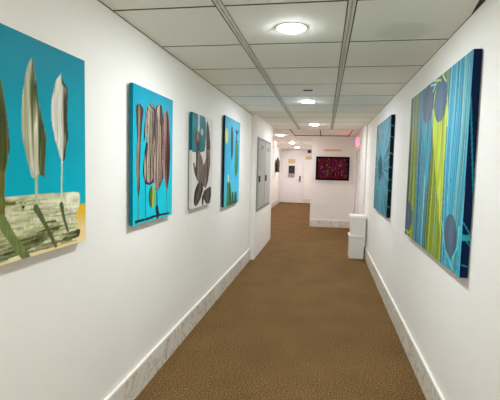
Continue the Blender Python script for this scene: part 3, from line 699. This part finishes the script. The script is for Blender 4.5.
def canvas(key, bg, sides, label, res=.0035):
    side, xf, y0, y1, z0, z1 = CANVAS[key]
    w, h = y1-y0, z1-z0; nx, nz = int(w/res), int(h/res)
    xw = 0. if side == 'L' else W
    dep = abs(xf-xw)
    back = .014 if side == 'L' else .004      # hung clear of the wall
    nd = 14
    # columns: near the wall on the near side -> front edge -> across the front -> far side
    s_front = np.linspace(0, w, nx+1)
    near_first = side == 'L'        # the near edge is at s = 0 on the left wall, at s = w on the right wall
    t_all = np.linspace(0, h, nz+1)
    S, T = np.meshgrid(s_front, t_all)
    colf = paint(key, S, T, bg)
    d = np.linspace(back, dep, nd+1)
    DS, DT = np.meshgrid(d, t_all)
    coln = sides[0](DS, DT); colo = sides[1](DS, DT)
    def pos(s, t, depth):
        y = y0+s if side == 'L' else y1-s
        x = np.full_like(s, depth) if side == 'L' else W-np.full_like(s, depth)
        x = depth if side == 'L' else W-depth
        return np.stack([np.broadcast_to(x, s.shape), y, z0+t], -1)
    V = []; COL = []; F = []
    def sheet(Pm, Cm):
        base = sum(len(v) for v in V); n, m = Pm.shape[:2]
        V.append(Pm.reshape(-1, 3)); COL.append(Cm.reshape(-1, 3))
        i = (np.arange(n-1)[:, None]*m+np.arange(m-1)[None, :]).ravel()+base
        F.append(np.stack([i, i+1, i+m+1, i+m], -1))
    sheet(pos(S, T, np.full_like(S, dep)), colf)
    near_s = 0. if near_first else w
    sheet(pos(np.full_like(DS, near_s), DT, DS), coln)
    sheet(pos(np.full_like(DS, w-near_s), DT, DS), colo)
    for tt in (0., h):
        A, Bm = np.meshgrid(np.linspace(0, w, 30), np.array([back, dep]))
        sheet(pos(A, np.full_like(A, tt), Bm), sides[1](A, np.full_like(A, tt)))
    A, Bm = np.meshgrid(np.array([0., w]), np.array([0., h]))
    sheet(pos(A, Bm, np.zeros_like(A)+back), np.full(A.shape+(3,), .5))
    V = np.concatenate(V); COL = np.concatenate(COL); F = np.concatenate(F)
    cy, cz = (y0+y1)/2, z0
    V = V-np.array([xw, cy, cz])
    me = bpy.data.meshes.new('canvas_painting'); me.from_pydata(V.tolist(), [], F.tolist()); me.update()
    ca = me.color_attributes.new('paint', 'FLOAT_COLOR', 'POINT')
    ca.data.foreach_set('color', np.concatenate([COL, np.ones((len(COL), 1))], 1).astype(np.float32).ravel())
    bm = bmesh.new(); bm.from_mesh(me); bmesh.ops.remove_doubles(bm, verts=bm.verts, dist=1e-6) if False else None
    bmesh.ops.recalc_face_normals(bm, faces=bm.faces); bm.to_mesh(me); bm.free()
    me.materials.append(PAINTM)
    o = bpy.data.objects.new('hanging_painting', me); C.objects.link(o); o.location = (xw, cy, cz)
    return tag(o, label, 'painting')

PAINTM = bpy.data.materials.new('oil_paint'); PAINTM.use_nodes = True
_nt = PAINTM.node_tree; _b = _nt.nodes['Principled BSDF']
_a = _nt.nodes.new('ShaderNodeAttribute'); _a.attribute_name = 'paint'
_nt.links.new(_a.outputs['Color'], _b.inputs['Base Color']); _b.inputs['Roughness'].default_value = .5
_b.inputs['Specular IOR Level'].default_value = .06
_tc = _nt.nodes.new('ShaderNodeTexCoord'); _n = _nt.nodes.new('ShaderNodeTexNoise'); _n.inputs['Scale'].default_value = 120
_bp = _nt.nodes.new('ShaderNodeBump'); _bp.inputs['Strength'].default_value = .12; _bp.inputs['Distance'].default_value = .003
_nt.links.new(_tc.outputs['Object'], _n.inputs['Vector']); _nt.links.new(_n.outputs['Fac'], _bp.inputs['Height']); _nt.links.new(_bp.outputs['Normal'], _b.inputs['Normal'])

canvas('c1', bg_trees, (flat('0f7f92'), flat('c8ba90')), 'teal canvas of leaf-shaped trees on pale ground, nearest on the left wall')
canvas('c2', vgrad('08c4d6', '06b8cc', '04a8c0', '0792ac', top=.9), (flat('0a7c92'), flat('0a8ca2')), 'teal canvas of a packed clump of brown leaf trees and one green leaf')

def vase_side(s, t):
    img = flat('c4c0b6', .02)(s, t); m = t > .535; img[m] = np.array(lin('0f5f6a')); return img
canvas('c3', bg_vase, (vase_side, flat('d4d0c6')), 'white canvas with a teal upper corner and brown blossom shapes')
canvas('c4', vgrad('56c0d8', '42b2d4', '3aa6ca', '4aa6c2', top=1.1), (flat('16283c'), flat('1c4a60')), 'narrow sky-blue canvas with dark green cactus shapes and a yellow oval')

def navy_lines(s, t):
    img = flat('0b1f42', .05)(s, t)
    for a, b, c, d in ((.0, .165, .045, .235), (.0, .225, .045, .30), (.0, .42, .045, .95), (.006, .06, .04, .07)):
        dd = math.hypot(c-a, d-b); m = (np.abs((s-a)*(d-b)-(t-b)*(c-a))/dd < .004) & (t > min(b, d)) & (t < max(b, d)); img[m] = np.array(lin('1f8c9c'))
    # painted cyan curl wrapping round the edge
    m = (t > .20) & (t < .20+(1-s/.045)*.004+.03) & (s > -.1); img[m] = np.array(lin('2fa4b0'))
    return img
canvas('r1', bg_stripes, (navy_lines, flat('0b1f42')), 'wide canvas of blue and yellow-green stripes with slate ovals', .004)

def black_ticks(s, t):
    img = flat('0a1a26', .05)(s, t)
    for q in (.12, .31, .46, .58, .74, .93, 1.06):
        m = np.abs(t-q-s*(.4 if q != .46 else -.5)) < .007; img[m] = np.array(lin('2c7884' if q != .74 else '8a8a3a'))
    return img
canvas('r2', bg_rays, (black_ticks, flat('0a1a26')), 'teal canvas of lines radiating from a dark centre, far on the right wall', .004)

# framed picture on the end wall
t = thing('framed_picture', 'black framed dark red mosaic-like picture on the end wall', 'picture', (1.42, YE, 1.285))
w, h = .445, .635
bm = bmesh.new()
for b in ((-w, w, -.035, 0, 0, .05), (-w, w, -.035, 0, h-.05, h), (-w, -w+.05, -.035, 0, .05, h-.05), (w-.05, w, -.035, 0, .05, h-.05)): box(bm, *b, bev=.004)
obj('frame', bm, M['frame'], t)
def art(s, t_):
    img = ramp(['22040c', '640a18', '3c0618', '84121a', '1a0620', '480a12'], vn(s*38, t_*30, 41)*1.1)
    rnd = random.Random(4)
    for row in (0, 1):                      # two rows of dark upright shapes
        for i in range(5):
            cx = .09+i*.16+(.06 if row == 0 else 0)+rnd.uniform(-.02, .02); cy = .15+.25*(1-row)
            m = np.hypot((s-cx)/.028, (t_-cy)/.085) < .9+.4*vn(s*30, t_*30, 42)
            img[m] = np.array(lin(['241048', '10282c', '3a1050', '1a5058', '101018'][(i+row*2) % 5]))
    for i in range(230):
        cx, cy = rnd.uniform(0, .79), rnd.uniform(0, .535); r = rnd.uniform(.003, .009)
        m = (np.abs(s-cx) < r) & (np.abs(t_-cy) < r*rnd.uniform(.8, 2.5))
        img[m] = np.array(lin(rnd.choice(['b8382c', '9a7a74', 'a01c2a', '40588a', '5c2068', '8c5020', '286858', '801020', '101018', '20103c'])))
    return img
nx, nz = 180, 124
S, T = np.meshgrid(np.linspace(0, .79, nx), np.linspace(0, .535, nz))
col = art(S, T)
P3 = np.stack([S-.395, np.full_like(S, -.018), T+.05], -1).reshape(-1, 3).tolist()
n0 = len(P3)
P3 += [(-.395, -.004, .05), (.395, -.004, .05), (.395, -.004, .585), (-.395, -.004, .585)]
idx = (np.arange(nz-1)[:, None]*nx+np.arange(nx-1)[None, :]).ravel()
F = np.stack([idx, idx+1, idx+nx+1, idx+nx], -1).tolist()
c = [0, nx-1, nx*nz-1, nx*(nz-1)]
F += [(n0+3, n0+2, n0+1, n0)]+[tuple([*(range(0, nx)), n0+1, n0][::1])]
F += [tuple([*range(c[3], c[2]+1), n0+2, n0+3]), tuple([*range(0, nx*nz, nx), n0+3, n0]), tuple([*range(nx-1, nx*nz, nx), n0+2, n0+1])]
me = bpy.data.meshes.new('artwork'); me.from_pydata(P3, [], F); me.update()
ca = me.color_attributes.new('paint', 'FLOAT_COLOR', 'POINT')
cc = np.concatenate([col.reshape(-1, 3), np.zeros((4, 3))]); ca.data.foreach_set('color', np.concatenate([cc, np.ones((len(cc), 1))], 1).astype(np.float32).ravel())
me.materials.append(PAINTM)
ao = bpy.data.objects.new('artwork', me); C.objects.link(ao); ao.parent = t

# plaques
def plaque(label, x0, x1, z0, z1, y, m, dep=.015):
    o = obj('sign_plaque', B((x0-(x0+x1)/2, (x1-x0)/2, -dep, 0, 0, z1-z0), bev=.003), m)
    o.location = ((x0+x1)/2, y, z0); return tag(o, label, 'plaque')
plaque('long narrow tan plaque above the framed red picture', 1.19, 1.655, 2.068, 2.118, YE, M['tan'])
plaque('tan plaque on the upper half of the white door', -.45, -.13, 1.81, 2.0, YF-.045, M['tan'])
plaque('tan plaque on the far wall right of the door', .33, .60, 2.0, 2.14, YF, M['tan'])
plaque('small dark brown square plaque high on the far wall', .41, .58, 2.29, 2.43, YF, M['brown'], .03)

# holder on the far door
t = thing('document_holder', 'black box with a grey tray hung on the white door', 'document holder', (-.285, YF-.045, 1.18))
obj('black_box', B((-.135, .14, -.07, 0, .17, .52), bev=.008), M['black'], t)
hb = obj('tray', B((-.165, .135, -.05, 0, 0, .165), bev=.006), M['greyp'], t); hb['label'] = 'grey tray below the black box'

# grey cabinet set into the side of the pilaster
t = thing('wall_cabinet', 'grey metal two-door cabinet set in the side of the white pilaster', 'cabinet', (.075, 7.15, .82))
L_, Z_ = 1.69, 1.285
bm = bmesh.new()
for b in ((0, .016, 0, L_, 0, .035), (0, .016, 0, L_, Z_-.035, Z_), (0, .016, 0, .05, .035, Z_-.035), (0, .016, L_-.04, L_, .035, Z_-.035), (0, .008, .05, L_-.04, .035, Z_-.035)): box(bm, *b, bev=.002)
obj('cabinet_frame', bm, M['steel_dark'], t)
for i, (a, b) in enumerate(((.06, .80), (.86, L_-.05))):
    dr = obj('door', B((.008, .024, a, b, .045, Z_-.045), bev=.003), M['steel'], t)
    hd = obj('handle', B((.024, .046, a+.03, a+.115, .51, .62), bev=.006), M['black'], dr); hd['label'] = 'black recessed pull of the cabinet door'
    for q in range(4):
        zz = Z_-.2+(.04 if q % 2 else 0)
        obj('vent_slot', B((.024, .028, a+.22+q*.09, a+.26+q*.09, zz, zz+.03)), M['bar_dark'], dr)

# two white lidded boxes at the end of the right wall
def storage_box(label, x0, x1, y0, y1, z0, z1, lip):
    t = thing('storage_box', label, 'box', ((x0+x1)/2, (y0+y1)/2, z0), 'white boxes against the right wall')
    a, b, h = (x1-x0)/2, (y1-y0)/2, z1-z0
    bm = bmesh.new(); box(bm, -a, a, -b, b, 0, h-.02, bev=.006)
    obj('box_body', bm, M['white'], t)
    bm = bmesh.new(); box(bm, -a-lip, a+.004, -b-lip, b+lip, h-.045, h, bev=.006)
    obj('lid', bm, M['lip'], t)
storage_box('white lidded box standing on the carpet, lower of the stack of two', 1.703, 1.955, 7.65, 7.97, 0, .425, .014)
storage_box('white lidded box on top of another white box', 1.716, 1.968, 7.655, 7.975, .425, .77, .014)

# red lit signs near the ceiling
def sign(label, x0, x1, y0, y1, z0, z1):
    t = thing('exit_sign', label, 'sign', ((x0+x1)/2, (y0+y1)/2, z0))
    a, b, h = (x1-x0)/2, (y1-y0)/2, z1-z0
    obj('lit_panel', B((-a, a, -b, b, 0, h-.035), bev=.006), M['red'], t)
    hb = obj('glowing_face', B((-a-.004, -a, -b+.03, b-.03, .03, h-.06)), M['redface'], t); hb['label'] = 'bright red lit face of the sign'
    obj('canopy', B((-a-.006, a+.006, -b-.01, b+.01, h-.035, h), bev=.004), M['white'], t)
sign('red glowing sign box on the right wall near the ceiling', 1.94, 1.99, 10.25, 10.6, 2.13, 2.38)
sign('red glowing sign box hung in the alcove left of the door', -.385, -.305, 12.8, 13.2, 2.17, H)

# coat on a hook in the alcove
t = thing('wall_hook', 'small hook holding the olive coat on the alcove wall', 'hook', (XA, 17.5, 2.03))
bm = bmesh.new(); tube(bm, [(0, 0, .0), (.05, 0, -.005), (.075, 0, .02), (.075, 0, .05)], .008); box(bm, 0, .008, -.03, .03, -.05, .06)
obj('hook', bm, M['steel_dark'], t)
t = thing('hanging_coat', 'olive coat hanging on the left wall of the alcove', 'coat', (XA+.085, 17.5, 1.41))
bm = bmesh.new(); N = 36; rings = []
for z, rx, ry in ((.61, .018, .02), (.58, .03, .06), (.53, .05, .13), (.45, .062, .19), (.30, .068, .18), (.15, .072, .19), (.02, .075, .21), (0, .07, .2)):
    f = 1-z/.61
    rings.append([bm.verts.new((rx*(1+.16*f*math.sin(7*q+.5))*math.cos(q), ry*(1+.10*f*math.sin(5*q))*math.sin(q), z+.012*math.sin(4*q)*f)) for q in [2*math.pi*k/N for k in range(N)]])
for a, b in zip(rings, rings[1:]):
    for k in range(N): bm.faces.new((a[k], a[(k+1) % N], b[(k+1) % N], b[k]))
bm.faces.new(rings[0]); bm.faces.new(rings[-1])
obj('coat_body', bm, M['coat'], t, True)
for s in (-1, 1):
    bm = bmesh.new(); tube(bm, [(.01, s*.13, .52), (.03, s*.20, .42), (.035, s*.225, .25), (.03, s*.215, .08)], [.03, .045, .04, .032], 14)
    obj('sleeve', bm, M['coat'], t, True)

# ------------------------------------------------------------------ camera
cam = bpy.data.cameras.new('camera'); co = bpy.data.objects.new('camera', cam); C.objects.link(co)
cx, ch, ya, pi, ro, f = 1.23058, 1.58425, .174294, -.077471, .023831, 422.07
fw = Vector((-math.sin(ya)*math.cos(pi), math.cos(ya)*math.cos(pi), math.sin(pi)))
rt = Vector((math.cos(ya), math.sin(ya), 0)); up = rt.cross(fw)
r2 = rt*math.cos(ro)+up*math.sin(ro); u2 = -rt*math.sin(ro)+up*math.cos(ro)
co.matrix_world = Matrix(((r2.x, u2.x, -fw.x, cx), (r2.y, u2.y, -fw.y, 0), (r2.z, u2.z, -fw.z, ch), (0, 0, 0, 1)))
cam.sensor_width = 36; cam.sensor_fit = 'HORIZONTAL'; cam.lens = f*36/500; cam.clip_start = .02
sc.camera = co

w = bpy.data.worlds.new('world'); sc.world = w; w.use_nodes = True
w.node_tree.nodes['Background'].inputs['Color'].default_value = (.5, .5, .5, 1)
w.node_tree.nodes['Background'].inputs['Strength'].default_value = .0
sc.view_settings.view_transform = 'Standard'; sc.view_settings.look = 'None'
sc.view_settings.gamma = 1; sc.view_settings.use_curve_mapping = False
sc.view_settings.exposure = 0.0
try:
    sc.cycles.max_bounces = 16; sc.cycles.diffuse_bounces = 12
    sc.cycles.use_denoising = True
    sc.cycles.sample_clamp_indirect = 0
except Exception: pass
